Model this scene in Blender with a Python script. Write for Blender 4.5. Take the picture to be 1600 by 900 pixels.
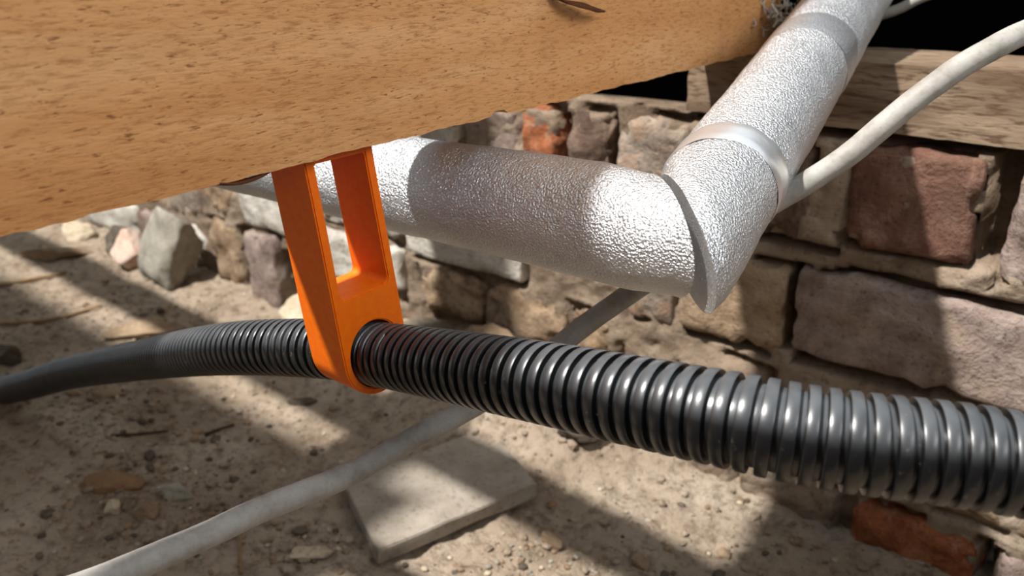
import bpy, bmesh, math, random
from mathutils import Vector, Matrix, noise, Quaternion

random.seed(7)
for o in list(bpy.data.objects):
    bpy.data.objects.remove(o, do_unlink=True)
scene = bpy.context.scene
COL = scene.collection
Z0 = 0.52                       # eye height above the dirt; plans below are measured from the eye


def P(x, y, z):
    return Vector((x, y, z + Z0))


# ------------------------------------------------------------------ camera
cam = bpy.data.cameras.new('camera')
cam.sensor_width = 36.0
cam.lens = 36.0 * 1270.0 / 1600.0
cam.clip_start = 0.01
cam.clip_end = 50
cam.dof.use_dof = True
cam.dof.focus_distance = 0.385
cam.dof.aperture_fstop = 11.5
camo = bpy.data.objects.new('camera', cam)
COL.objects.link(camo)
R = Matrix(((0.7787, -0.2279, 0.5846), (0.6272, 0.3071, -0.7157), (-0.0164, 0.9240, 0.3821)))
camo.matrix_world = Matrix.Translation(P(0, 0, 0)) @ R.to_4x4()
scene.camera = camo

# ------------------------------------------------------------------ world, lamps, exposure
scene.view_settings.view_transform = 'Standard'
scene.view_settings.look = 'None'
scene.view_settings.exposure = 0.0
scene.view_settings.gamma = 1.0
scene.view_settings.use_curve_mapping = False

w = bpy.data.worlds.new('room_light')
scene.world = w
w.use_nodes = True
bg = w.node_tree.nodes['Background']
bg.inputs[0].default_value = (0.86, 0.94, 1.0, 1)
bg.inputs[1].default_value = 0.86


def lamp_spot(name, loc, target, watts, size, angle, color):
    l = bpy.data.lights.new(name, 'SPOT')
    l.energy = watts
    l.shadow_soft_size = size
    l.spot_size = math.radians(angle)
    l.spot_blend = 0.3
    l.color = color
    o = bpy.data.objects.new(name, l)
    COL.objects.link(o)
    o.location = loc
    o.rotation_euler = (Vector(target) - Vector(loc)).to_track_quat('-Z', 'Y').to_euler()
    return o


# ceiling lamp of the room above, shining down through the lifted boards
lamp_spot('room_lamp', P(-1.00, -1.06, 2.60), P(-0.45, 0.45, -0.3), 1150, 0.07, 60, (1.0, 0.97, 0.93))
# daylight from the room window, over the edge of the opening on the right
wl = bpy.data.lights.new('window_light', 'AREA')
wl.shape = 'RECTANGLE'
wl.size, wl.size_y = 1.2, 1.0
wl.energy = 42
wl.color = (1.0, 0.98, 0.96)
wo = bpy.data.objects.new('window_light', wl)
COL.objects.link(wo)
wo.location = P(2.1, 0.05, 1.30)
wo.rotation_euler = (P(-0.2, 0.35, -0.1) - wo.location).to_track_quat('-Z', 'Y').to_euler()


# ------------------------------------------------------------------ helpers
def mesh_obj(name, verts, faces, mat, parent=None, smooth=True, mats=None, fmat=None):
    me = bpy.data.meshes.new(name)
    me.from_pydata([tuple(v) for v in verts], [], faces)
    if smooth:
        me.polygons.foreach_set('use_smooth', [True] * len(me.polygons))
    for m in (mats or [mat]):
        me.materials.append(m)
    if fmat:
        me.polygons.foreach_set('material_index', fmat)
    me.update()
    o = bpy.data.objects.new(name, me)
    COL.objects.link(o)
    if parent:
        o.parent = parent
    return o


def bm_obj(name, bm, mat, parent=None, smooth=True):
    me = bpy.data.meshes.new(name)
    bm.normal_update()
    bm.to_mesh(me)
    bm.free()
    if smooth:
        me.polygons.foreach_set('use_smooth', [True] * len(me.polygons))
    me.materials.append(mat)
    o = bpy.data.objects.new(name, me)
    COL.objects.link(o)
    if parent:
        o.parent = parent
    return o


def empty(name, loc):
    o = bpy.data.objects.new(name, None)
    o.empty_display_size = 0.02
    COL.objects.link(o)
    o.location = loc
    return o


def put(child, parent):
    child.parent = parent
    child.matrix_parent_inverse = Matrix.Translation(parent.location).inverted()


def tag(o, label, cat, group=None):
    o['label'] = label
    o['category'] = cat
    if group:
        o['group'] = group
    return o


def n3(p, s, seed=0.0):
    return noise.noise(Vector((p[0] * s + seed * 7.31, p[1] * s - seed * 3.7, p[2] * s + seed * 1.9)))


def fbm(p, s, seed=0.0, o=3):
    v, a = 0.0, 1.0
    for i in range(o):
        v += a * n3(p, s, seed + i)
        s *= 2.1
        a *= 0.5
    return v


def sstep(a, b, x):
    t = max(0.0, min(1.0, (x - a) / (b - a)))
    return t * t * (3 - 2 * t)


def catmull(pts, step):
    pts = [Vector(p) for p in pts]
    pts = [pts[0] * 2 - pts[1]] + pts + [pts[-1] * 2 - pts[-2]]
    dense = []
    for i in range(1, len(pts) - 2):
        p0, p1, p2, p3 = pts[i - 1:i + 3]
        for k in range(40):
            t = k / 40
            dense.append(0.5 * ((2 * p1) + (p2 - p0) * t + (2 * p0 - 5 * p1 + 4 * p2 - p3) * t * t + (3 * p1 - p0 - 3 * p2 + p3) * t ** 3))
    dense.append(pts[-2])
    out, acc, nxt = [], 0.0, 0.0
    for a, b in zip(dense, dense[1:]):
        L = (b - a).length
        while nxt <= acc + L and L > 0:
            out.append(a.lerp(b, (nxt - acc) / L))
            nxt += step
        acc += L
    return out


def frames(path):
    T = []
    for i in range(len(path)):
        T.append((path[min(i + 1, len(path) - 1)] - path[max(i - 1, 0)]).normalized())
    n = T[0].cross(Vector((0, 0, 1)))
    if n.length < 1e-4:
        n = T[0].cross(Vector((0, 1, 0)))
    n.normalize()
    out = []
    for t in T:
        n = (n - t * n.dot(t)).normalized()
        out.append((t, n, t.cross(n)))
    return out


def tube(path, radius, seg=24, cap=True, lump=0.0, seed=0):
    """verts, faces of a tube along a dense path; radius is a number or a function of the index"""
    V, F = [], []
    fr = frames(path)
    for i, (p, (t, a, b)) in enumerate(zip(path, fr)):
        r = radius(i) if callable(radius) else radius
        for k in range(seg):
            an = 2 * math.pi * k / seg
            d = a * math.cos(an) + b * math.sin(an)
            q = p + d * r
            if lump:
                q += d * lump * fbm(q, 60, seed, 2)
            V.append(q)
    for i in range(len(path) - 1):
        for k in range(seg):
            k2 = (k + 1) % seg
            F.append((i * seg + k, i * seg + k2, (i + 1) * seg + k2, (i + 1) * seg + k))
    if cap:
        F.append(tuple(range(seg))[::-1])
        F.append(tuple((len(path) - 1) * seg + k for k in range(seg)))
    return V, F


# ------------------------------------------------------------------ materials
class NT:
    def __init__(self, name):
        self.m = bpy.data.materials.new(name)
        self.m.use_nodes = True
        self.t = self.m.node_tree
        self.b = self.t.nodes['Principled BSDF']
        self.tc = self.t.nodes.new('ShaderNodeTexCoord')

    def n(self, kind, **kw):
        x = self.t.nodes.new('ShaderNode' + kind)
        for k, v in kw.items():
            setattr(x, k, v)
        return x

    def l(self, a, b):
        self.t.links.new(a, b)

    def coord(self, scale=(1, 1, 1), rnd=False, src='Object'):
        mp = self.n('Mapping')
        mp.inputs['Scale'].default_value = scale
        self.l(self.tc.outputs[src], mp.inputs['Vector'])
        if rnd:
            oi = self.n('ObjectInfo')
            mul = self.n('Math', operation='MULTIPLY')
            mul.inputs[1].default_value = 37.0
            self.l(oi.outputs['Random'], mul.inputs[0])
            self.l(mul.outputs[0], mp.inputs['Location'])
        return mp.outputs[0]

    def noise(self, scale, detail=4, rough=0.6, vec=None, dist=0.0):
        x = self.n('TexNoise')
        x.inputs['Scale'].default_value = scale
        x.inputs['Detail'].default_value = detail
        x.inputs['Roughness'].default_value = rough
        x.inputs['Distortion'].default_value = dist
        self.l(vec if vec else self.tc.outputs['Object'], x.inputs['Vector'])
        return x.outputs['Fac']

    def ramp(self, fac, stops, interp='LINEAR'):
        r = self.n('ValToRGB')
        r.color_ramp.interpolation = interp
        e = r.color_ramp.elements
        while len(e) < len(stops):
            e.new(0.5)
        for x, (p, c) in zip(e, stops):
            x.position = p
            x.color = (c[0], c[1], c[2], 1) if not isinstance(c, (int, float)) else (c, c, c, 1)
        self.l(fac, r.inputs[0])
        return r.outputs[0]

    def mix(self, fac, a, b, blend='MIX'):
        x = self.n('Mix', data_type='RGBA', blend_type=blend)
        if isinstance(fac, (int, float)):
            x.inputs[0].default_value = fac
        else:
            self.l(fac, x.inputs[0])
        for s, v in ((6, a), (7, b)):
            if isinstance(v, tuple):
                x.inputs[s].default_value = (v[0], v[1], v[2], 1)
            else:
                self.l(v, x.inputs[s])
        return x.outputs[2]

    def math(self, op, a, b):
        x = self.n('Math', operation=op)
        for i, v in enumerate((a, b)):
            if isinstance(v, (int, float)):
                x.inputs[i].default_value = v
            else:
                self.l(v, x.inputs[i])
        return x.outputs[0]

    def bump(self, h, strength, dist):
        x = self.n('Bump')
        x.inputs['Strength'].default_value = strength
        x.inputs['Distance'].default_value = dist
        self.l(h, x.inputs['Height'])
        self.l(x.outputs[0], self.b.inputs['Normal'])

    def set(self, color=None, rough=None, metal=None, spec=None):
        if color is not None:
            if isinstance(color, tuple):
                self.b.inputs['Base Color'].default_value = (*color, 1)
            else:
                self.l(color, self.b.inputs['Base Color'])
        if rough is not None:
            if isinstance(rough, (int, float)):
                self.b.inputs['Roughness'].default_value = rough
            else:
                self.l(rough, self.b.inputs['Roughness'])
        if metal is not None:
            self.b.inputs['Metallic'].default_value = metal
        if spec is not None:
            self.b.inputs['Specular IOR Level'].default_value = spec
        return self.m


ALB = 0.76       # dusty, matt surfaces


def S(r, g, b):
    f = lambda c: (c / 255 / 12.92) if c < 11 else ((c / 255 + 0.055) / 1.055) ** 2.4
    return (f(r) * ALB, f(g) * ALB, f(b) * ALB)


def mat_joist():
    t = NT('sawn_softwood')
    broad = t.noise(1.0, 3, 0.55, t.coord((18, 5, 34)), 0.6)
    col = t.ramp(broad, [(0.30, S(205, 144, 88)), (0.52, S(221, 163, 106)), (0.75, S(232, 180, 126))])
    grain = t.noise(5.0, 5, 0.7, t.coord((120, 20, 120)), 0.3)
    col = t.mix(t.ramp(grain, [(0.36, 0.55), (0.50, 0.0)]), col, S(160, 100, 54))
    pores = t.noise(9.0, 3, 0.6, t.coord((110, 17, 95)), 0.4)
    col = t.mix(t.ramp(pores, [(0.31, 0.75), (0.39, 0.0)]), col, S(118, 68, 36))
    stain = t.noise(1.0, 3, 0.6, t.coord((3, 14, 4)))
    col = t.mix(t.ramp(stain, [(0.58, 0.0), (0.75, 0.3)]), col, S(150, 100, 60))
    h = t.math('ADD', grain, t.math('MULTIPLY', pores, 0.8))
    t.bump(h, 0.45, 0.0012)
    return t.set(col, 0.75, spec=0.2)


def mat_plate():
    t = NT('weathered_timber')
    broad = t.noise(1.0, 3, 0.55, t.coord((5, 30, 30)), 0.5)
    col = t.ramp(broad, [(0.3, S(110, 90, 72)), (0.6, S(152, 132, 110)), (0.8, S(178, 160, 138))])
    grain = t.noise(4.0, 5, 0.65, t.coord((12, 70, 75)), 0.4)
    col = t.mix(t.ramp(grain, [(0.36, 0.85), (0.5, 0.0)]), col, S(84, 62, 45))
    t.bump(grain, 0.6, 0.002)
    return t.set(col, 0.85, spec=0.15)


def mat_plank():
    t = NT('floorboard_wood')
    g = t.noise(3.0, 4, 0.6, t.coord((6, 40, 40)), 0.4)
    col = t.ramp(g, [(0.35, S(92, 76, 62)), (0.65, S(128, 110, 94))])
    return t.set(col, 0.8)


def mat_orange():
    t = NT('orange_printed_plastic')
    g = t.noise(240, 3, 0.6)
    lay = t.n('TexWave', wave_type='BANDS', bands_direction='X')
    lay.inputs['Scale'].default_value = 260
    lay.inputs['Distortion'].default_value = 0.6
    t.l(t.tc.outputs['Object'], lay.inputs['Vector'])
    col = t.ramp(g, [(0.3, S(250, 108, 0)), (0.7, S(255, 124, 3))])
    t.bump(t.math('ADD', t.math('MULTIPLY', lay.outputs['Fac'], 0.25), g), 0.35, 0.0004)
    t.b.inputs['Subsurface Weight'].default_value = 0.0
    return t.set(col, 0.55, spec=0.3)


def mat_conduit():
    t = NT('black_conduit_plastic')
    d = t.noise(420, 3, 0.6)
    patch = t.noise(22, 3, 0.6)
    dust = t.math('MULTIPLY', t.ramp(d, [(0.63, 0.0), (0.70, 1.0)]), t.ramp(patch, [(0.45, 0.0), (0.7, 0.8)]))
    col = t.mix(dust, (0.004, 0.004, 0.0045), S(110, 100, 90))
    # highlight from above, painted as a blue-grey tone on the upper sides
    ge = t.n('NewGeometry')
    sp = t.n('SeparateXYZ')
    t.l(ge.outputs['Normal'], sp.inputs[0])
    top_sheen = t.math('MULTIPLY', t.ramp(sp.outputs[2], [(0.35, 0.0), (0.90, 1.0)]), t.ramp(t.noise(60, 3, 0.6), [(0.3, 0.25), (0.7, 0.5)]))
    col = t.mix(top_sheen, col, (0.13, 0.14, 0.15))
    t.bump(d, 0.10, 0.0004)
    return t.set(col, t.ramp(patch, [(0.3, 0.28), (0.7, 0.40)]), spec=0.6)


def mat_foil(name='aluminium_foil', bump=1.0, rough=0.37):
    t = NT(name)
    a = t.noise(720, 3, 0.6, None, 0.8)
    v = t.n('TexVoronoi', feature='SMOOTH_F1')
    v.inputs['Scale'].default_value = 800
    v.inputs['Smoothness'].default_value = 0.4
    t.l(t.tc.outputs['Object'], v.inputs['Vector'])
    big = t.noise(24, 3, 0.6)
    h = t.math('ADD', t.math('MULTIPLY', v.outputs['Distance'], 0.7), a)
    t.bump(t.math('ADD', h, t.math('MULTIPLY', big, 1.2)), 1.0 * bump, 0.0011)
    col = t.ramp(big, [(0.3, (0.60, 0.615, 0.635)), (0.7, (0.70, 0.715, 0.735))])
    return t.set(col, t.ramp(a, [(0.3, rough - 0.06), (0.7, rough + 0.08)]), 0.94)


def mat_tape():
    t = NT('aluminium_tape')
    a = t.noise(60, 3, 0.5)
    t.bump(a, 0.25, 0.002)
    return t.set((0.86, 0.88, 0.90), 0.30, 0.85)


def mat_foam():
    t = NT('grey_foam')
    a = t.noise(500, 2, 0.6)
    t.bump(a, 0.6, 0.001)
    return t.set((0.10, 0.10, 0.105), 0.85)


def mat_cable():
    t = NT('grey_cable_sheath')
    d = t.noise(60, 4, 0.65)
    d2 = t.noise(420, 3, 0.6)
    col = t.ramp(d, [(0.3, S(136, 131, 122)), (0.5, S(160, 156, 149)), (0.7, S(174, 171, 165))])
    col = t.mix(t.ramp(d2, [(0.55, 0.0), (0.75, 0.5)]), col, S(140, 124, 106))
    t.bump(d2, 0.25, 0.0006)
    return t.set(col, 0.6, spec=0.3)


def mat_brick(name, c1, c2, c3, wash=0.35, washcol=S(172, 152, 128), scale=1.0):
    t = NT(name)
    co = t.coord((1, 1, 1), rnd=True)
    a = t.noise(34 * scale, 5, 0.65, co, 0.5)
    col = t.ramp(a, [(0.30, c1), (0.50, c2), (0.70, c3)])
    b = t.noise(17, 5, 0.7, co, 0.8)
    col = t.mix(t.ramp(b, [(0.62 - wash * 0.4, 0.0), (0.74 - wash * 0.2, 0.85)]), col, washcol)
    p = t.noise(210, 4, 0.7, co)
    col = t.mix(t.ramp(p, [(0.32, 0.6), (0.44, 0.0)]), col, S(58, 44, 38))
    g = t.noise(11, 4, 0.65, co, 0.4)
    col = t.mix(t.ramp(g, [(0.52, 0.0), (0.70, 0.55)]), col, S(92, 74, 60))
    st = t.noise(1.0, 4, 0.6, t.coord((70, 70, 9), rnd=True))
    col = t.mix(t.ramp(st, [(0.56, 0.0), (0.72, 0.4)]), col, washcol)
    h = t.math('ADD', t.math('MULTIPLY', a, 1.4), t.math('MULTIPLY', p, 0.6))
    t.bump(h, 0.9, 0.004)
    return t.set(col, 0.92, spec=0.12)


def mat_mortar():
    t = NT('lime_mortar')
    a = t.noise(9, 5, 0.65)
    b = t.noise(120, 5, 0.7)
    col = t.ramp(a, [(0.3, S(116, 98, 82)), (0.5, S(150, 132, 113)), (0.7, S(178, 162, 143))])
    col = t.mix(t.ramp(b, [(0.3, 0.65), (0.46, 0.0)]), col, S(78, 60, 44))
    t.bump(b, 0.9, 0.004)
    return t.set(col, 0.95, spec=0.08)


def mat_dirt():
    t = NT('dry_dirt')
    a = t.noise(5.5, 5, 0.65)
    b = t.noise(70, 6, 0.72)
    c = t.noise(260, 4, 0.7)
    col = t.ramp(a, [(0.32, S(148, 130, 111)), (0.5, S(180, 162, 141)), (0.68, S(202, 186, 166))])
    col = t.mix(t.ramp(b, [(0.34, 0.7), (0.52, 0.0)]), col, S(98, 78, 60))
    col = t.mix(t.ramp(c, [(0.61, 0.0), (0.70, 0.7)]), col, S(206, 190, 166))
    h = t.math('ADD', t.math('MULTIPLY', b, 1.3), t.math('MULTIPLY', c, 0.5))
    t.bump(h, 0.9, 0.006)
    return t.set(col, 0.95, spec=0.08)


def mat_stone(name, c1, c2, c3):
    t = NT(name)
    co = t.coord((1, 1, 1), rnd=True)
    a = t.noise(28, 5, 0.65, co)
    b = t.noise(180, 4, 0.7, co)
    col = t.ramp(a, [(0.3, c1), (0.5, c2), (0.7, c3)])
    col = t.mix(t.ramp(b, [(0.32, 0.5), (0.45, 0.0)]), col, S(80, 66, 54))
    t.bump(t.math('ADD', a, t.math('MULTIPLY', b, 0.5)), 0.7, 0.003)
    return t.set(col, 0.92, spec=0.12)


def mat_plain(name, c, rough=0.8):
    t = NT(name)
    a = t.noise(120, 4, 0.6)
    col = t.ramp(a, [(0.3, tuple(x * 0.7 for x in c)), (0.7, tuple(min(1, x * 1.15) for x in c))])
    t.bump(a, 0.3, 0.001)
    return t.set(col, rough, spec=0.2)


M_JOIST, M_PLATE, M_PLANK = mat_joist(), mat_plate(), mat_plank()
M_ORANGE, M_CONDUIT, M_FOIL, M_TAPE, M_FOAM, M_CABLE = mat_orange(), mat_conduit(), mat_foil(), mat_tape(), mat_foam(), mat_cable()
M_FOILTAPE = mat_foil('aluminium_foil_tape', 0.35, 0.40)
M_MORTAR, M_DIRT = mat_mortar(), mat_dirt()
MB = {
    'red': mat_brick('red_brown_brick', S(100, 70, 58), S(126, 92, 78), S(150, 118, 103), 0.14, S(170, 138, 120)),
    'orange': mat_brick('orange_brick', S(126, 76, 50), S(168, 102, 68), S(192, 132, 94), 0.15, S(196, 160, 130)),
    'mauve': mat_brick('mauve_brick', S(124, 106, 98), S(154, 136, 127), S(176, 160, 150), 0.25),
    'tan': mat_brick('tan_brick', S(120, 96, 74), S(156, 132, 106), S(178, 156, 130), 0.35),
    'dark': mat_brick('dark_brick', S(74, 60, 52), S(104, 86, 74), S(136, 116, 102), 0.18),
    'grey': mat_brick('grey_orange_brick', S(112, 98, 88), S(146, 132, 118), S(176, 130, 94), 0.35, S(176, 162, 144)),
    'pale': mat_brick('limewashed_brick', S(178, 170, 156), S(204, 198, 186), S(220, 216, 206), 0.3, S(194, 186, 172)),
}
MS = {
    'grey': mat_stone('grey_stone', S(136, 130, 118), S(162, 156, 142), S(182, 176, 162)),
    'dark': mat_stone('dark_stone', S(74, 66, 58), S(102, 92, 80), S(130, 118, 104)),
    'pink': mat_stone('pink_pale_stone', S(196, 160, 140), S(214, 186, 168), S(206, 194, 178)),
    'pale': mat_stone('pale_stone', S(176, 158, 132), S(200, 184, 158), S(214, 200, 178)),
    'brown': mat_stone('brown_stone', S(122, 100, 80), S(148, 126, 102), S(170, 148, 122)),
    'orange': mat_stone('orange_stone', S(128, 98, 72), S(148, 116, 86), S(160, 132, 104)),
}
M_SLAB = mat_stone('grey_slab', S(142, 132, 119), S(160, 150, 136), S(174, 164, 151))
M_TWIG = mat_plain('dry_twig', S(150, 122, 88))
M_TWIGD = mat_plain('dark_twig', S(72, 54, 40))
M_BARK = mat_plain('bark', S(96, 52, 28))
M_WEB = mat_plain('cobweb', S(200, 192, 180))
M_VOID = mat_plain('unlit_black', (0.010, 0.009, 0.008), 1.0)  # darkness of the unlit cavity, put into the colour as near-black

# ------------------------------------------------------------------ floor
SLAB = [(-0.472, 0.378), (-0.418, 0.547), (-0.527, 0.600), (-0.581, 0.429)]
SC = Vector((sum(p[0] for p in SLAB) / 4, sum(p[1] for p in SLAB) / 4, 0))


def ground(x, y):
    """height of the dirt, measured from the eye"""
    p = (x, y, 0.0)
    left = sstep(-0.30, -0.55, x)
    b = sstep(0.50, 0.70, y)
    h = -0.523 + b * (0.012 + left * (0.030 * sstep(-1.02, -0.90, x) + 0.045 * math.exp(-((x + 0.58) / 0.16) ** 2)))
    h -= (1 - left) * sstep(0.35, 0.7, y) * 0.012
    h += 0.010 * sstep(-0.9, -1.5, x) * sstep(0.33, 0.5, y) * (1 + n3(p, 3, 4))
    far = sstep(0.5, 1.0, math.hypot((x - SC.x) / 0.13, (y - SC.y) / 0.13) * 0.5)
    h += (0.010 * n3(p, 5, 1) + 0.007 * n3(p, 14, 2)) * far
    h += 0.0055 * n3(p, 38, 3) + 0.0042 * n3(p, 85, 5) + 0.0022 * n3(p, 170, 6)
    return h


def build_floor():
    x0, x1, y0, y1 = -2.5, 0.5, -0.4, 0.74
    V, F = [], []
    xs = []
    x = x0
    while x < x1:
        xs.append(x)
        x += 0.006 if -1.5 < x < 0.02 else 0.014
    ys = []
    y = y0
    while y < y1:
        ys.append(y)
        y += 0.006 if y > 0.15 else 0.02
    for x in xs:
        for y in ys:
            V.append(P(x, y, ground(x, y)))
    ny = len(ys)
    for i in range(len(xs) - 1):
        for j in range(ny - 1):
            a = i * ny + j
            F.append((a, a + ny, a + ny + 1, a + 1))
    o = mesh_obj('floor', V, F, M_DIRT)
    o['kind'] = 'structure'
    return o


FLOOR = build_floor()


# ------------------------------------------------------------------ back wall of brick
YW = 0.6926
GAPS = [(-0.097, -0.079, -0.232, -0.146), (-0.2395, -0.2325, -0.350, -0.270), (-0.0415, -0.031, -0.58, -0.485),
        (-1.140, -1.105, -0.56, -0.40), (-1.035, -0.990, -0.56, -0.42), (-0.50, -0.488, -0.215, -0.155),
        (-0.72, -0.62, -0.47, -0.432), (-0.31, -0.20, -0.252, -0.243), (-0.225, -0.11, -0.361, -0.352),
        (-0.34, -0.25, -0.366, -0.360), (-0.74, -0.55, -0.369, -0.363), (-0.345, 0.5, -0.1465, -0.139)]


# visible bricks: left, right, bottom, top, finish, proud, roughness
BRICKS = [
    (-0.197, -0.099, -0.236, -0.149, 'red', 0.004, 0.9),
    (-0.303, -0.226, -0.243, -0.155, 'dark', 0.006, 1.1),
    (-0.078, 0.020, -0.245, -0.150, 'mauve', 0.004, 1.3),
    (0.032, 0.140, -0.238, -0.150, 'red', 0.0, 1.0),
    (0.152, 0.360, -0.238, -0.150, 'mauve', 0.0, 1.0),
    (-0.428, -0.342, -0.226, -0.147, 'grey', 0.004, 1.4),
    (-0.487, -0.434, -0.222, -0.148, 'dark', 0.002, 1.5),
    (-0.549, -0.499, -0.222, -0.150, 'orange', 0.002, 1.5),
    (-0.632, -0.557, -0.225, -0.152, 'mauve', 0.0, 1.2),
    (-0.745, -0.642, -0.228, -0.150, 'pale', 0.0, 1.0),
    (-0.331, -0.311, -0.240, -0.150, 'tan', -0.004, 1.2),
    # second course
    (-0.231, 0.004, -0.350, -0.264, 'mauve', 0.005, 0.9),
    (0.016, 0.240, -0.350, -0.258, 'tan', 0.002, 0.9),
    (-0.346, -0.2405, -0.358, -0.270, 'tan', 0.004, 1.0),
    (-0.408, -0.353, -0.362, -0.285, 'grey', 0.002, 1.1),
    (-0.540, -0.416, -0.326, -0.240, 'grey', 0.002, 1.0),
    (-0.742, -0.549, -0.361, -0.272, 'pale', 0.004, 0.8),
    (-0.960, -0.752, -0.350, -0.255, 'pale', 0.002, 1.0),
    # third course
    (-0.120, 0.070, -0.466, -0.372, 'tan', -0.002, 1.2),
    (-0.235, -0.130, -0.466, -0.376, 'mauve', -0.003, 1.2),
    (-0.345, -0.245, -0.462, -0.378, 'tan', -0.008, 1.3),
    (-0.720, -0.612, -0.434, -0.374, 'tan', 0.006, 1.6),
    (-0.602, -0.490, -0.440, -0.372, 'tan', 0.004, 1.8),
    (-0.480, -0.415, -0.420, -0.372, 'tan', 0.000, 1.6),
    # fourth course
    (-0.154, -0.043, -0.566, -0.483, 'orange', 0.006, 1.6),
    (-0.029, 0.080, -0.570, -0.482, 'mauve', 0.004, 1.1),
    (0.092, 0.300, -0.570, -0.482, 'mauve', 0.004, 1.0),
    (-0.270, -0.166, -0.566, -0.483, 'tan', -0.006, 1.2),
    # far left
    (-1.118, -1.000, -0.392, -0.300, 'pale', 0.006, 0.9),
    (-1.106, -1.034, -0.560, -0.400, 'mauve', 0.014, 1.1),
    (-1.230, -1.140, -0.392, -0.300, 'tan', 0.0, 1.6),
    (-1.225, -1.140, -0.520, -0.402, 'tan', 0.004, 1.7),
    (-0.988, -0.830, -0.560, -0.450, 'pale', 0.002, 1.3),
    (-0.975, -0.760, -0.440, -0.362, 'pale', 0.004, 1.3),
]


def wall_top(x):
    return -0.141 if x > -0.36 else -0.138 + 0.004 * n3((x, 0, 0), 9, 8)


def build_wall():
    V, F = [], []
    nz = 130
    xs = []
    x = -2.4
    while x < 0.56:
        xs.append(x)
        x += 0.0045 if -1.2 < x < 0.02 else 0.014
    for x in xs:
        top = wall_top(x)
        near = [q for q in BRICKS if q[0] - 0.012 < x < q[1] + 0.012]
        for j in range(nz):
            z = -0.62 + (top + 0.62) * j / (nz - 1)
            p = (x, 0.0, z)
            y = YW + 0.0030 + 0.006 * fbm(p, 22, 3, 3) + 0.0025 * n3(p, 70, 2) + 0.002 * n3(p, 150, 4)
            # thick smeared beds
            if -0.12 < x and -0.262 < z < -0.236:
                y -= 0.006
            if -0.235 < x < -0.198 and -0.24 < z < -0.15:
                y -= 0.006
            if -0.35 < x < -0.10 and -0.47 < z < -0.37:
                y -= 0.007 * sstep(-0.37, -0.40, z)
            # open cracks along the edges of the bricks
            for q in near:
                dx = max(q[0] - x, x - q[1])
                dz = max(q[2] - z, z - q[3])
                e = max(dx, dz)
                if -0.004 < e < 0.005 and n3((x + q[0], 0, z), 16, 12) > -0.02:
                    y += 0.014
                    break
            for a, b, c, d in GAPS:
                if a < x < b and c < z < d:
                    y += 0.045
                    break
            V.append(P(x, y, z))
    for i in range(len(xs) - 1):
        for j in range(nz - 1):
            a = i * nz + j
            F.append((a, a + nz, a + nz + 1, a + 1))
    # top of the wall and its back
    base = len(V)
    for x in xs:
        z = wall_top(x)
        for k in range(4):
            V.append(P(x, YW + 0.004 + (0.035 if x > -0.36 else 0.009) * k, z + (0.004 * n3((x, k * 0.05, 0), 20, 5) if 0 < k < 3 else 0)))
        V.append(P(x, YW + (0.109 if x > -0.36 else 0.032), -0.62))
    for i in range(len(xs) - 1):
        F.append((i * nz + nz - 1, (i + 1) * nz + nz - 1, base + (i + 1) * 5, base + i * 5))
        for k in range(4):
            a = base + i * 5 + k
            F.append((a, a + 5, a + 6, a + 1))
    o = mesh_obj('wall_back', V, F, M_MORTAR)
    o['kind'] = 'structure'
    return o


WALL = build_wall()


def brick_mesh(x0, x1, z0, z1, mat, seed, proud=0.0, rough=1.0, depth=0.05, cuts=13):
    nx = max(4, int((x1 - x0) / 0.010))
    nz, ny = 8, 4
    bm = bmesh.new()
    bmesh.ops.create_cube(bm, size=1.0)
    bmesh.ops.subdivide_edges(bm, edges=bm.edges[:], cuts=cuts, use_grid_fill=True)
    cx, cz = (x0 + x1) / 2, (z0 + z1) / 2
    sx, sz = (x1 - x0), (z1 - z0)
    for v in bm.verts:
        u = v.co.copy() * 2
        # round the corners
        q = Vector((u.x, u.y, u.z))
        rr = 0.17 * rough
        hx, hz = sx / 2, sz / 2
        k = 0.009 * rough
        px, pz, py = u.x * hx, u.z * hz, u.y * depth / 2
        ex, ez, ey = max(0, abs(px) - (hx - k)), max(0, abs(pz) - (hz - k)), max(0, abs(py) - (depth / 2 - k))
        L = math.sqrt(ex * ex + ez * ez + ey * ey)
        if L > k:
            s = k / L
            px = math.copysign(hx - k + ex * s, px) if ex else px
            pz = math.copysign(hz - k + ez * s, pz) if ez else pz
            py = math.copysign(depth / 2 - k + ey * s, py) if ey else py
        p = (cx + px, py, cz + pz)
        d = Vector((n3(p, 30, seed), n3(p, 30, seed + 9), n3(p, 30, seed + 17)))
        d += 0.5 * Vector((n3(p, 75, seed), n3(p, 75, seed + 5), n3(p, 75, seed + 3)))
        d += 0.35 * Vector((n3(p, 170, seed), n3(p, 170, seed + 5), n3(p, 170, seed + 3)))
        edge = max(sstep(0.55, 1.0, abs(u.x)), sstep(0.4, 1.0, abs(u.z)))
        chip = max(0.0, n3(p, 55, seed + 31) - 0.12) * edge
        px += d.x * 0.0040 * rough - math.copysign(chip, px) * 0.010 * rough
        pz += d.z * 0.0040 * rough - math.copysign(chip, pz) * 0.012 * rough
        py += d.y * 0.0050 * rough + chip * 0.012 * rough
        v.co = Vector((px, py, pz))
    o = bm_obj('brick', bm, mat, None)
    o.location = P(cx, YW - proud + depth / 2, cz)
    o.parent = WALL
    return o


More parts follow.
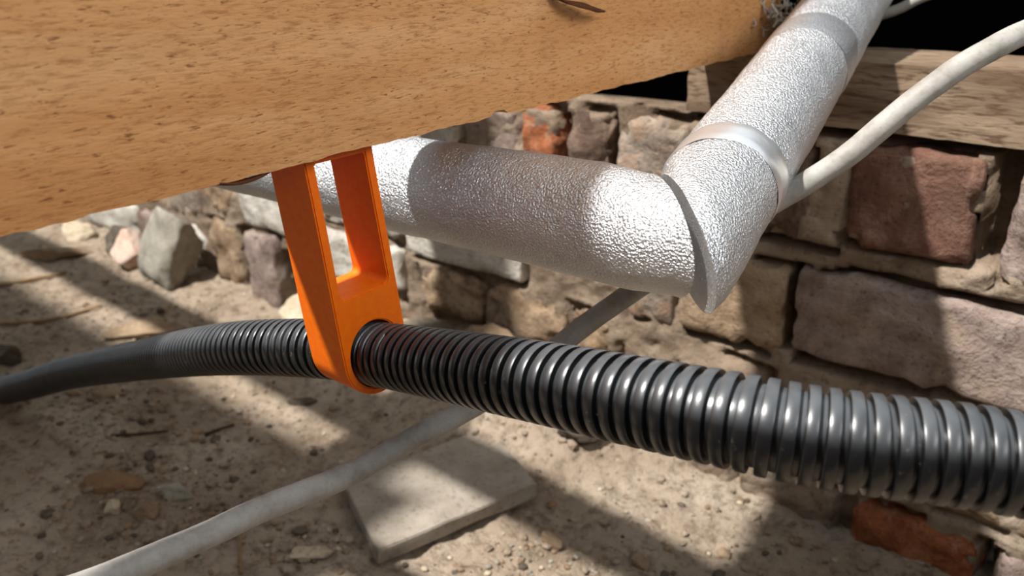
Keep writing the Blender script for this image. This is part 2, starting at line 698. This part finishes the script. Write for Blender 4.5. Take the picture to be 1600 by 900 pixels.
for i, (a, b, c, d, k, pr, ro) in enumerate(BRICKS):
    brick_mesh(a, b, c, d, MB[k], i * 1.7 + 0.3, pr, ro)
i = 100
for row, (c, d) in enumerate([(-0.236, -0.152), (-0.325, -0.250), (-0.412, -0.338), (-0.500, -0.425)]):
    x = -0.755 if row == 0 else (-0.972 if row == 1 else -1.24)
    while x > -2.3:
        wd = random.choice((0.105, 0.105, 0.21))
        if row == 1 and -1.24 < x - wd and x > -1.24:
            pass
        if not (row >= 1 and x - wd < -1.0 and x > -1.235 and row < 4):
            brick_mesh(x - wd, x, c + random.uniform(-0.004, 0.004), d, MB[random.choice(('pale', 'tan', 'mauve', 'grey', 'tan'))], i * 1.3, random.uniform(-0.003, 0.006), random.uniform(1.0, 1.8), 0.05, 6)
            x -= wd + 0.012
        else:
            x = -1.24
        i += 1
for (c, d) in [(-0.350, -0.258), (-0.466, -0.372)]:
    brick_mesh(0.255, 0.47, c, d, MB['mauve'], i, 0.002, 1.0)
    i += 1


# ------------------------------------------------------------------ timbers
def timber(name, x0, x1, y0, y1, z0, z1, nx, ny, nz, mat, warp, grain_axis, seed, ragged=0.0):
    """a box of grid faces with a sawn, slightly uneven surface"""
    bm = bmesh.new()
    def grid(fn, nu, nv):
        vs = [[bm.verts.new(fn(u / nu, v / nv)) for v in range(nv + 1)] for u in range(nu + 1)]
        for u in range(nu):
            for v in range(nv):
                bm.faces.new((vs[u][v], vs[u + 1][v], vs[u + 1][v + 1], vs[u][v + 1]))
    L = lambda a, b, t: a + (b - a) * t
    grid(lambda u, v: (x1, L(y0, y1, u), L(z0, z1, v)), ny, nz)
    grid(lambda u, v: (x0, L(y1, y0, u), L(z0, z1, v)), ny, nz)
    grid(lambda u, v: (L(x0, x1, u), y0, L(z0, z1, v)), nx, nz)
    grid(lambda u, v: (L(x1, x0, u), y1, L(z0, z1, v)), nx, nz)
    grid(lambda u, v: (L(x0, x1, u), L(y0, y1, v), z1), nx, ny)
    grid(lambda u, v: (L(x1, x0, u), L(y0, y1, v), z0), nx, ny)
    bmesh.ops.remove_doubles(bm, verts=bm.verts[:], dist=1e-6)
    c = Vector(((x0 + x1) / 2, (y0 + y1) / 2, (z0 + z1) / 2))
    for v in bm.verts:
        p = v.co.copy()
        s = (p.x * (8 if grain_axis == 'x' else 60), p.y * (8 if grain_axis == 'y' else 60), p.z * 60)
        q = (s[0] / 60, s[1] / 60, s[2] / 60)
        d = Vector((n3(q, 60, seed), n3(q, 60, seed + 4), n3(q, 60, seed + 8))) + 0.5 * Vector((n3(p, 120, seed + 1), n3(p, 120, seed + 5), n3(p, 120, seed + 9)))
        v.co += d * warp
        if ragged and p.z < z0 + 1e-5:
            e = n3(p, 45, seed + 20) + 0.6 * n3(p, 130, seed + 22)
            v.co.z += ragged * e + (ragged * 1.8 if e > 0.55 else 0)
        v.co = P(*v.co)
    bmesh.ops.recalc_face_normals(bm, faces=bm.faces[:])
    bv = [e for e in bm.edges if len(e.link_faces) == 2 and e.calc_face_angle() > 1.0]
    o = bm_obj(name, bm, mat)
    try:
        o.data.set_sharp_from_angle(angle=0.9)
    except Exception:
        pass
    return o


joist = empty('floor_joist', P(-0.315, 0.73, -0.083))
tag(joist, 'big orange-tan rough-sawn floor joist crossing the top left, orange hanger beneath', 'joist')
jb = timber('beam', -0.340, -0.290, -0.45, 0.735, -0.0835, 0.190, 14, 420, 92, M_JOIST, 0.0007, 'y', 3.0, 0.0011)
put(jb, joist)
# torn bits along the joist
def shred(pts, width, mat, twist, name, parent):
    path = catmull([P(*p) for p in pts], 0.0015)
    V, F = [], []
    n = len(path)
    fr = frames(path)
    for i, (p, (t, a, b)) in enumerate(zip(path, fr)):
        f = i / (n - 1)
        wd = width * (0.35 + 1.0 * math.sin(math.pi * min(1, f * 0.8 + 0.2)) ** 0.8) * (1 - 0.85 * f ** 3)
        an = twist * f
        d = a * math.cos(an) + b * math.sin(an)
        nn = t.cross(d)
        jag = 1 + 0.35 * n3((f * 3, 0, 0), 9, width * 900)
        V += [p - d * wd * jag + nn * 0.0006, p + nn * 0.0012, p + d * wd + nn * 0.0006,
              p + d * wd - nn * 0.0003, p - nn * 0.0003, p - d * wd * jag - nn * 0.0003]
    for i in range(n - 1):
        for k in range(6):
            F.append((i * 6 + k, i * 6 + (k + 1) % 6, (i + 1) * 6 + (k + 1) % 6, (i + 1) * 6 + k))
    F += [tuple(range(6))[::-1], tuple((n - 1) * 6 + k for k in range(6))]
    o = mesh_obj(name, V, F, mat)
    put(o, parent)
    o['label'] = 'dark brown torn strip of bark'
    return o


shred([(-0.289, 0.390, -0.0215), (-0.284, 0.402, -0.0268), (-0.281, 0.417, -0.0300), (-0.281, 0.428, -0.0325), (-0.283, 0.442, -0.0345)], 0.0035, M_BARK, 0.7, 'bark_shred', joist)
shred([(-0.292, 0.172, -0.0835), (-0.291, 0.180, -0.0850), (-0.291, 0.190, -0.0848), (-0.292, 0.198, -0.0835)], 0.0016, M_BARK, 0.2, 'bark_shred', joist)

plate = timber('wall_plate', -0.352, 0.52, YW - 0.002, YW + 0.100, -0.139, -0.0850, 130, 14, 12, M_PLATE, 0.0012, 'x', 9.0, 0.0)
tag(plate, 'weathered grey-brown timber wall plate lying on top of the brick wall', 'timber')

# the room floor above: boards left in place beyond the wall and at the far left
ceil = empty('ceiling', P(-0.8, 1.0, 0.20))
ceil['kind'] = 'structure'


def plank(x0, x1, y0, y1, z0, z1):
    bm = bmesh.new()
    bmesh.ops.create_cube(bm, size=1)
    bmesh.ops.bevel(bm, geom=bm.edges[:], offset=0.02, segments=1, affect='EDGES')
    for v in bm.verts:
        v.co = P(x0 + (x1 - x0) * (v.co.x + 0.5), y0 + (y1 - y0) * (v.co.y + 0.5), z0 + (z1 - z0) * (v.co.z + 0.5))
    put(bm_obj('plank', bm, M_PLANK, smooth=False), ceil)


for k in range(11):
    plank(-2.6, 0.8, 0.792 + k * 0.13, 0.920 + k * 0.13, 0.1905, 0.212)
for k in range(4):
    plank(-2.4, -0.61, 0.112 - k * 0.13 - 0.128, 0.112 - k * 0.13, 0.1905, 0.212)
for k in range(6):
    plank(0.50 + k * 0.0, 1.4, -0.9 + k * 0.27, -0.9 + k * 0.27 + 0.262, 0.1905, 0.212)
for k in range(5):
    plank(-0.60, 0.49, -0.45 - k * 0.14, -0.45 - k * 0.14 + 0.132, 0.1905, 0.212)
plank(-0.720, -0.642, -0.45, 0.74, -0.085, 0.190)      # the next joist along, supporting those boards

# the unlit cavity beyond the wall
def slab_box(name, x0, x1, y0, y1, z0, z1, mat):
    V = [P(x, y, z) for x in (x0, x1) for y in (y0, y1) for z in (z0, z1)]
    F = [(0, 1, 3, 2), (4, 6, 7, 5), (0, 4, 5, 1), (2, 3, 7, 6), (0, 2, 6, 4), (1, 5, 7, 3)]
    o = mesh_obj(name, V, F, mat, smooth=False)
    o['kind'] = 'structure'
    return o


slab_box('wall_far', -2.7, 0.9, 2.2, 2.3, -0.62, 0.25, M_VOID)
slab_box('wall_front', -2.7, 1.6, -1.1, -1.0, -0.62, 0.185, M_MORTAR)
slab_box('wall_side', 1.5, 1.6, -1.0, 0.8, -0.62, 0.185, M_MORTAR)
slab_box('floor_near', -2.7, 1.5, -1.0, -0.385, -0.62, -0.525, M_DIRT)
slab_box('floor_side', 0.47, 1.5, -0.385, 0.80, -0.62, -0.525, M_DIRT)
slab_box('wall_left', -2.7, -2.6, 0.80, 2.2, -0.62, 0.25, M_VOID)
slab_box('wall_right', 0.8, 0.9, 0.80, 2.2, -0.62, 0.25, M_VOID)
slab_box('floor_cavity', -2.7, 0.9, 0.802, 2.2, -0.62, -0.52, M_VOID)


# ------------------------------------------------------------------ orange hanger
def build_hanger():
    XF, XB = -0.300, -0.3285
    cy, cz = 0.2538, -0.1980
    RO, RY, RZ = 0.0218, 0.0177, 0.0200
    tilt = 0.112                      # leans away from the eye going down
    zt = -0.0838
    slot_z = -0.1590
    pr = 0.0055
    # outline and openings in (y, z) before leaning
    def lean(y, z):
        return (y - (z - cz) * tilt, z)
    outer = []
    ytl, ytr = cy - RO - 0.0, cy + RO - 0.0
    def wid(z):                       # half width, a touch narrower at the top
        return RO - 0.0012 * sstep(cz, zt, z)
    outer.append((cy - wid(zt), zt))
    for k in range(1, 24):
        z = zt + (cz - zt) * k / 24
        outer.append((cy - wid(z), z))
    for k in range(33):
        a = math.pi + math.pi * k / 32
        outer.append((cy + RO * math.cos(a), cz + RO * math.sin(a)))
    for k in range(23, -1, -1):
        z = zt + (cz - zt) * k / 24
        outer.append((cy + wid(z), z))
    hole = [(cy + RY * math.cos(2 * math.pi * k / 48), cz + 0.0018 + RZ * math.sin(2 * math.pi * k / 48)) for k in range(48)]
    sl = []
    top = zt - 0.0045
    yl = lambda z: cy - wid(z) + pr
    yr = lambda z: cy + wid(z) - pr
    rad = 0.004
    sl.append((yl(top), top))
    for k in range(1, 14):
        z = top + (slot_z + rad - top) * k / 13
        sl.append((yl(z), z))
    for k in range(1, 9):
        a = math.pi + math.pi / 2 * k / 8
        sl.append((yl(slot_z) + rad + rad * math.cos(a), slot_z + rad + rad * math.sin(a)))
    for k in range(0, 8):
        a = -math.pi / 2 + math.pi / 2 * k / 8
        sl.append((yr(slot_z) - rad + rad * math.cos(a), slot_z + rad + rad * math.sin(a)))
    for k in range(13, -1, -1):
        z = top + (slot_z + rad - top) * k / 13
        sl.append((yr(z), z))
    bm = bmesh.new()
    edges = []
    for loop in (outer, hole, sl):
        vs = [bm.verts.new((XF, *lean(*p))) for p in loop]
        edges += [bm.edges.new((vs[i], vs[(i + 1) % len(vs)])) for i in range(len(vs))]
    bmesh.ops.triangle_fill(bm, use_beauty=True, use_dissolve=False, edges=edges)
    ret = bmesh.ops.extrude_face_region(bm, geom=bm.faces[:])
    for v in [g for g in ret['geom'] if isinstance(g, bmesh.types.BMVert)]:
        v.co.x = XB
    bmesh.ops.recalc_face_normals(bm, faces=bm.faces[:])
    rim = [e for e in bm.edges if len(e.link_faces) == 2 and e.calc_face_angle() > 1.2]
    bmesh.ops.bevel(bm, geom=rim, offset=0.0007, segments=2, affect='EDGES', clamp_overlap=True)
    for v in bm.verts:
        v.co.z += Z0
    o = bm_obj('pipe_hanger', bm, M_ORANGE)
    o.data.set_sharp_from_angle(angle=0.6)
    tag(o, 'bright orange plastic two-legged hanger holding the black conduit under the joist', 'hanger')
    return o


build_hanger()


# ------------------------------------------------------------------ black corrugated conduit
def build_conduit():
    pts = [(0.42, 0.44, -0.235), (0.24, 0.38, -0.185), (0.10, 0.316, -0.160), (-0.0115, 0.272, -0.1545), (-0.065, 0.248, -0.1535), (-0.110, 0.237, -0.1545), (-0.192, 0.238, -0.168),
           (-0.300, 0.2538, -0.1965), (-0.360, 0.2515, -0.210), (-0.457, 0.250, -0.2400), (-0.658, 0.277, -0.3240),
           (-0.833, 0.287, -0.397), (-0.97, 0.287, -0.458), (-1.08, 0.288, -0.500), (-1.20, 0.290, -0.511), (-1.6, 0.300, -0.509)]
    pitch = 0.0067
    fine = catmull([P(*p) for p in pts], pitch / 20)
    Ro, Ri = 0.0172, 0.0146
    prof = {0: Ro - 0.00025, 1: Ro, 6: Ro, 11: Ro, 12: Ro - 0.00025, 13: Ri, 16: Ri + 0.0001, 19: Ri}
    idx = [i for i in range(len(fine)) if i % 20 in prof]
    path = [fine[i] for i in idx]
    V, F = tube(path, lambda i: prof[idx[i] % 20], 40)
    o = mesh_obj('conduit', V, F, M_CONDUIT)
    o.data.set_sharp_from_angle(angle=0.75)
    tag(o, 'black corrugated plastic conduit running through the orange hanger', 'conduit')


build_conduit()

# ------------------------------------------------------------------ foil-lagged pipes
CR = Vector((-0.1663, 0.3345, -0.1266))      # meeting point of the two axes


def lagged(name, a, b, r, plane_p, plane_n, seed):
    """foil tube from a to b; the ring at b is slid along the axis onto a cut plane"""
    ax = (b - a).normalized()
    L = (b - a).length
    n = int(L / 0.003)
    seg = 72
    u = ax.cross(Vector((0, 0, 1))).normalized()
    v = u.cross(ax)
    V, F, fm = [], [], []
    for i in range(n + 1):
        f = i / n
        for k in range(seg):
            an = 2 * math.pi * k / seg
            d = u * math.cos(an) + v * math.sin(an)
            end = b + d * r
            t = (plane_p - end).dot(plane_n) / ax.dot(plane_n)
            e = end + ax * t
            s = a + d * r
            p = s.lerp(e, f)
            p += d * (0.0007 * fbm(p, 26, seed, 2) + 0.0003 * n3(p, 120, seed + 3))
            if f > 0.9:                          # the cut edge rolls inwards a little
                p -= d * 0.0022 * sstep(0.982, 1.0, f)
            V.append(P(*p))
    for i in range(n):
        for k in range(seg):
            k2 = (k + 1) % seg
            F.append((i * seg + k, i * seg + k2, (i + 1) * seg + k2, (i + 1) * seg + k))
    # cut face, dished, with the bore in it
    last = n * seg
    cen = sum((V[last + k] for k in range(seg)), Vector()) / seg
    rings = [last]
    for fac, dep in ((0.95, 0.0002), (0.88, 0.0012), (0.6, 0.004), (0.2, 0.005)):
        rings.append(len(V))
        for k in range(seg):
            V.append(cen.lerp(V[last + k], fac) - ax * dep)
    for r0, r1 in zip(rings, rings[1:]):
        for k in range(seg):
            k2 = (k + 1) % seg
            F.append((r0 + k, r0 + k2, r1 + k2, r1 + k))
    F.append(tuple(rings[-1] + k for k in range(seg)))
    F.append(tuple(range(seg))[::-1])
    return V, F


def band(a, ax, s0, s1, r, mat, name, parent, skew=0.0):
    u = ax.cross(Vector((0, 0, 1))).normalized()
    v = u.cross(ax)
    V, F = [], []
    seg = 72
    for i in range(7):
        f = i / 6
        for k in range(seg):
            an = 2 * math.pi * k / seg
            d = u * math.cos(an) + v * math.sin(an)
            s = s0 + (s1 - s0) * f + skew * math.cos(an)
            p = a + ax * s + d * (r + 0.0007 - (0.0007 if i in (0, 6) else 0) + 0.0004 * n3((an, s, 0), 3, 2))
            V.append(P(*p))
    for i in range(6):
        for k in range(seg):
            k2 = (k + 1) % seg
            F.append((i * seg + k, i * seg + k2, (i + 1) * seg + k2, (i + 1) * seg + k))
    o = mesh_obj(name, V, F, mat)
    put(o, parent)
    return o


RP = 0.0302
mit = Vector((1, 1, 0)).normalized()
topc = CR + Vector((0, 0, RP))
n1 = (mit + Vector((0, 0, 0.09))).normalized()
n2 = (mit + Vector((0, 0, 0.18))).normalized()
e1 = Vector((-0.3538, 0.3417, -0.1272))
d1 = (e1 - CR).normalized()
e1 = CR + d1 * 0.95
e1.z -= 0.045
root1 = empty('lagged_pipe', P(*e1))
tag(root1, 'silver foil-lagged pipe running level behind the orange hanger', 'pipe')
# a slight droop is kept by two straight lengths
mid1 = CR + (Vector((-0.3538, 0.3417, -0.1285)) - CR).normalized() * 0.36
V, F = lagged('foil_lagging', CR + d1 * 1.75 + Vector((0, 0, -0.055)), CR, RP, topc - mit * 0.0112, n1, 1)
o = mesh_obj('foil_lagging', V, F, M_FOIL)
put(o, root1)
o.data.set_sharp_from_angle(angle=1.0)

d2 = Vector((-0.060, 0.381, 0.0845)).normalized()
e2 = CR + d2 * 0.78
root2 = empty('lagged_pipe', P(*e2))
tag(root2, 'silver foil-lagged pipe climbing away over the wall plate, with tape bands', 'pipe')
V, F = lagged('foil_lagging', e2, CR, RP, topc - mit * 0.0072, n2, 5)
o = mesh_obj('foil_lagging', V, F, M_FOIL)
put(o, root2)
o.data.set_sharp_from_angle(angle=1.0)
band(CR, d2, 0.048, 0.069, RP, M_TAPE, 'tape_band', root2, 0.003)
band(CR, d2, 0.225, 0.262, RP, M_FOILTAPE, 'tape_band', root2, 0.004)

# ------------------------------------------------------------------ grey cables
def cable(pts, r, label, seed):
    path = catmull([P(*p) for p in pts], 0.005)
    V, F = tube(path, r, 20, True, 0.0004, seed)
    o = mesh_obj('cable', V, F, M_CABLE)
    tag(o, label, 'cable')


cable([(-0.345, -0.10, -0.236), (-0.3236, 0.0143, -0.2344), (-0.3032, 0.1007, -0.2391), (-0.2988, 0.1411, -0.2426), (-0.2952, 0.1739, -0.2441), (-0.2914, 0.2182, -0.2501),
       (-0.2833, 0.2623, -0.2449), (-0.2671, 0.2940, -0.2345), (-0.2489, 0.3283, -0.2159), (-0.2336, 0.3609, -0.1965), (-0.190, 0.4000, -0.1550), (-0.155, 0.4231, -0.1257), (-0.132, 0.4383, -0.1055),
       (-0.1114, 0.4525, -0.0812), (-0.1003, 0.4614, -0.0685), (-0.0891, 0.4710, -0.0575), (-0.0787, 0.4845, -0.0490),
       (-0.0695, 0.505, -0.0430), (-0.055, 0.54, -0.036), (-0.02, 0.62, -0.028), (0.06, 0.75, -0.03)], 0.0062,
      'dusty grey cable looping diagonally behind the conduit and silver pipes', 2)
cable([(-0.30, 0.79, -0.078), (-0.2189, 0.80, -0.0560), (-0.187, 0.80, -0.040), (-0.13, 0.81, -0.02), (-0.05, 0.83, -0.005)], 0.0045,
      'thin pale cable in the dark behind the climbing silver pipe', 6)


# ------------------------------------------------------------------ loose things on the ground
def build_slab():
    bm = bmesh.new()
    bmesh.ops.create_cube(bm, size=1)
    bmesh.ops.subdivide_edges(bm, edges=bm.edges[:], cuts=9, use_grid_fill=True)
    q = [Vector((x, y, 0)) for x, y in SLAB]
    # q0 front, q1 right, q2 back, q3 left
    for v in bm.verts:
        u, s, h = v.co.x + 0.5, v.co.y + 0.5, v.co.z
        p = q[0].lerp(q[1], u).lerp(q[3].lerp(q[2], u), s)
        z = -0.5085 + 0.016 * h
        p.z = z
        e = min(u, 1 - u, s, 1 - s)
        d = Vector((n3(p, 40, 4), n3(p, 40, 6), 0)) * (0.0022 if e < 0.02 else 0)
        p += d
        p.z += 0.0010 * n3(p, 30, 2)
        v.co = P(*p)
    edges = [e for e in bm.edges if len(e.link_faces) == 2 and e.calc_face_angle() > 1.0]
    bmesh.ops.bevel(bm, geom=edges, offset=0.001, segments=2, affect='EDGES')
    o = bm_obj('paving_slab', bm, M_SLAB)
    o.data.set_sharp_from_angle(angle=0.8)
    tag(o, 'flat grey slab of stone lying on the dirt below the grey cable', 'slab')


build_slab()


def rock(x, y, size, kind, label, seed, sink=0.25, rot=0.0, name='stone', group=None, cat='stone', planes=14, z=None):
    bm = bmesh.new()
    bmesh.ops.create_icosphere(bm, subdivisions=4, radius=1.0)
    rnd = random.Random(seed)
    pls = []
    for _ in range(planes):
        d = Vector((rnd.gauss(0, 1), rnd.gauss(0, 1), rnd.gauss(0, 1))).normalized()
        pls.append((d, rnd.uniform(0.45, 0.8)))
    rm = Matrix.Rotation(rot, 3, 'Z')
    for v in bm.verts:
        p = v.co.copy()
        for d, k in pls:
            t = p.dot(d)
            if t > k:
                p -= d * (t - k) * 0.92
        p *= 1 + 0.14 * n3(p, 2.2, seed) + 0.07 * n3(p, 5, seed) + 0.04 * n3(p, 11, seed)
        v.co = rm @ Vector((p.x * size[0] / 2, p.y * size[1] / 2, p.z * size[2] / 2)) * 1.25
    o = bm_obj(name, bm, MS[kind])
    zz = ground(x, y) if z is None else z
    o.location = P(x, y, zz + size[2] * (0.5 - sink))
    if label:
        tag(o, label, cat, group)
    return o


rock(-1.262, 0.632, (0.115, 0.075, 0.150), 'grey', 'tall grey block leaning by the wall, widest in the left rubble', 11, 0.16, 0.5, planes=7)
rock(-1.395, 0.630, (0.075, 0.060, 0.070), 'pink', 'pink-white stone left of the tall grey block', 12, 0.2)
rock(-1.470, 0.645, (0.070, 0.050, 0.060), 'dark', 'dark pitted stone against the wall under the joist', 13, 0.2)
rock(-1.345, 0.675, (0.060, 0.040, 0.120), 'brown', 'upright brown stone behind the pink-white stone', 14, 0.15)
rock(-1.530, 0.575, (0.150, 0.030, 0.030), 'brown', 'long dark brown lump lying near the left sticks', 15, 0.3, 0.75)
rock(-1.62, 0.64, (0.09, 0.07, 0.05), 'pale', 'pale dusty stone farthest back, close under the joist', 16, 0.3)
rock(-0.428, 0.640, (0.055, 0.030, 0.030), 'dark', 'dark grey stone with an orange patch just below the conduit', 17, 0.2, 0.9)
rock(-0.372, 0.508, (0.022, 0.018, 0.016), 'brown', 'small brown lump right of the slab corner', 18, 0.35)
rock(-0.292, 0.540, (0.022, 0.020, 0.016), 'brown', 'brown lump in the shadow below the conduit, farther right', 19, 0.4)
rock(-0.402, 0.553, (0.010, 0.009, 0.008), 'orange', 'tiny orange crumb touching the right tip of the slab', 20, 0.3)
rock(-0.540, 0.352, (0.036, 0.018, 0.010), 'pale', 'flat cream shard in front of the slab', 21, 0.25, 0.7)
rock(-0.795, 0.292, (0.054, 0.040, 0.036), 'orange', 'rusty orange-brown stone in the dark dirt left of the cable', 22, 0.45, 0.4)
rock(-0.730, 0.325, (0.052, 0.034, 0.022), 'grey', 'grey stone right of the rusty stone', 23, 0.45, 0.2)
rock(-0.748, 0.268, (0.020, 0.016, 0.014), 'pale', 'cream pebble below the rusty stone', 24, 0.3)
rock(-0.715, 0.285, (0.026, 0.022, 0.018), 'brown', 'brown pebble next to the cream pebble', 25, 0.35)
rock(-0.768, 0.520, (0.036, 0.018, 0.012), 'dark', 'dark flat stone below the foot of the orange hanger', 26, 0.3, 0.6)
rock(-1.215, 0.342, (0.045, 0.040, 0.045), 'dark', 'dark lump at the left edge above the conduit', 27, 0.3)
rock(-0.560, 0.650, (0.100, 0.060, 0.060), 'brown', 'brown rubble stone against the wall above the conduit', 28, 0.35, 0.1)
rock(-0.470, 0.655, (0.060, 0.040, 0.040), 'brown', 'small rubble stone just right of the brown rubble stone', 29, 0.4, 0.3)
rock(-0.690, 0.655, (0.080, 0.055, 0.055), 'dark', 'dark rubble stone in the hollow right of the hanger', 30, 0.3, 0.4)
rock(-0.790, 0.650, (0.080, 0.055, 0.110), 'grey', 'mottled grey stone by the wall seen beside the hanger', 31, 0.3, 0.2)
rock(-0.900, 0.640, (0.090, 0.065, 0.070), 'pale', 'pale stone by the wall behind the hanger', 32, 0.35, 0.2)
rock(-0.985, 0.380, (0.06, 0.03, 0.010), 'brown', 'thin dark flake lying under the left conduit', 33, 0.3, 0.5)
rock(-1.130, 0.500, (0.11, 0.05, 0.022), 'brown', 'flat crusty clod in the middle of the left floor', 34, 0.4, 0.9)

# gravel and crumbs nobody could count
def build_gravel():
    rnd = random.Random(5)
    protos = []
    for s in range(6):
        bm = bmesh.new()
        bmesh.ops.create_icosphere(bm, subdivisions=1, radius=1.0)
        for v in bm.verts:
            v.co *= 1 + 0.35 * n3(v.co, 1.3, s + 2)
            v.co.z *= 0.7
        protos.append(([v.co.copy() for v in bm.verts], [tuple(x.index for x in f.verts) for f in bm.faces]))
        bm.free()
    V, F, fm = [], [], []
    mats = [MS['pale'], MS['brown'], MS['dark'], MS['grey'], M_DIRT]
    spots = []
    for _ in range(4200):
        x = rnd.uniform(-1.5, -0.08)
        y = rnd.uniform(0.15, 0.69)
        spots.append((x, y, 0.0007 + 0.0030 * rnd.random() ** 3))
    for cx, cy, n in ((-0.72, 0.29, 260), (-0.80, 0.33, 160), (-0.56, 0.36, 220), (-0.36, 0.46, 200), (-0.95, 0.36, 160), (-0.60, 0.64, 140)):
        for _ in range(n):
            spots.append((cx + rnd.gauss(0, 0.045), min(0.69, cy + rnd.gauss(0, 0.035)), 0.0008 + 0.0034 * rnd.random() ** 3))
    clods = set()
    for cx, cy, n, sx, sy in ((-0.74, 0.31, 150, 0.07, 0.05), (-0.83, 0.36, 90, 0.08, 0.04), (-0.55, 0.375, 45, 0.03, 0.03), (-0.32, 0.50, 45, 0.07, 0.05), (-0.60, 0.645, 60, 0.09, 0.025), (-1.15, 0.50, 70, 0.16, 0.10), (-0.25, 0.60, 50, 0.06, 0.05)):
        for _ in range(n):
            clods.add(len(spots))
            spots.append((cx + rnd.gauss(0, sx), min(0.685, cy + rnd.gauss(0, sy)), 0.002 + 0.006 * rnd.random() ** 2.2))
    e1 = Vector((SLAB[1][0] - SLAB[0][0], SLAB[1][1] - SLAB[0][1]))
    e2 = Vector((SLAB[3][0] - SLAB[0][0], SLAB[3][1] - SLAB[0][1]))
    for si, (x, y, r) in enumerate(spots):
        d = Vector((x - SLAB[0][0], y - SLAB[0][1]))
        u = d.dot(e1) / e1.length_squared
        s = d.dot(e2) / e2.length_squared
        if -0.03 < u < 1.03 and -0.03 < s < 1.03:
            continue
        vs, fs = rnd.choice(protos)
        m = Matrix.Rotation(rnd.uniform(0, 6.28), 3, 'Z')
        b = len(V)
        c = P(x, y, ground(x, y) + r * 0.2)
        sx = rnd.uniform(0.7, 1.4)
        V += [c + m @ Vector((v.x * r * sx, v.y * r, v.z * r)) for v in vs]
        F += [tuple(i + b for i in f) for f in fs]
        k = rnd.choice((4, 4, 4, 4, 1, 2)) if si in clods else rnd.choice((0, 1, 1, 2, 3, 4, 4, 4))
        fm += [k] * len(fs)
    o = mesh_obj('gravel', V, F, None, smooth=False, mats=mats, fmat=fm)
    o['kind'] = 'stuff'
    o.parent = FLOOR


build_gravel()


def twig(pts, r, mat, label):
    q = [(x, y, ground(x, y) + r * 0.6 + dz) for x, y, dz in pts]
    path = catmull([P(*p) for p in q], 0.004)
    n = len(path)
    V, F = tube(path, lambda i: r * (1 - 0.5 * i / n) * (1 + 0.2 * n3((i * 0.1, 0, 0), 3, r * 999)), 8)
    tag(mesh_obj('twig', V, F, mat), label, 'twig')


twig([(-1.42, 0.335, 0.004), (-1.3193, 0.3806, 0.004), (-1.28, 0.44, 0.004), (-1.24, 0.50, 0.002)], 0.0045, M_TWIG, 'long straw-coloured stick above the left end of the conduit')
twig([(-1.52, 0.40, 0.004), (-1.46, 0.434, 0.004), (-1.45, 0.50, 0.004), (-1.44, 0.54, 0.004)], 0.005, M_TWIG, 'straw-coloured stick beside the long brown lump')
twig([(-0.885, 0.335, 0.002), (-0.86, 0.36, 0.002), (-0.84, 0.385, 0.002)], 0.0022, M_TWIGD, 'thin dark twig lying level in the dirt under the conduit')
twig([(-0.80, 0.405, 0.002), (-0.80, 0.425, 0.003), (-0.795, 0.442, 0.002)], 0.0024, M_TWIGD, 'short dark twig at the lit edge of the dirt')
twig([(-0.575, 0.30, 0.002), (-0.60, 0.318, 0.004), (-0.628, 0.342, 0.002)], 0.0017, M_TWIG, 'pale thin twig in the dirt right under the cable')
twig([(-0.293, 0.475, 0.002), (-0.305, 0.49, 0.003), (-0.315, 0.505, 0.002)], 0.0011, M_TWIG, 'hair-thin pale twig at the bottom edge below the conduit')


# ------------------------------------------------------------------ cobweb at the end of the joist
def build_web():
    rnd = random.Random(3)
    V, F = [], []
    c = Vector((-0.285, 0.722, -0.060))
    for _ in range(70):
        a = c + Vector((rnd.uniform(-0.004, 0.010), rnd.gauss(0, 0.018), rnd.gauss(0, 0.018)))
        b = a + Vector((rnd.gauss(0, 0.004), rnd.gauss(0, 0.010), rnd.gauss(0, 0.012)))
        m = (a + b) / 2 + Vector((rnd.gauss(0, 0.003), rnd.gauss(0, 0.003), rnd.gauss(0, 0.003)))
        v, f = tube([P(*a), P(*m), P(*b)], rnd.uniform(0.0004, 0.0013), 5)
        k = len(V)
        V += v
        F += [tuple(i + k for i in x) for x in f]
    o = mesh_obj('cobweb', V, F, M_WEB)
    o['kind'] = 'stuff'
    tag(o, 'dusty whitish cobweb clinging to the far end of the joist', 'cobweb')


build_web()
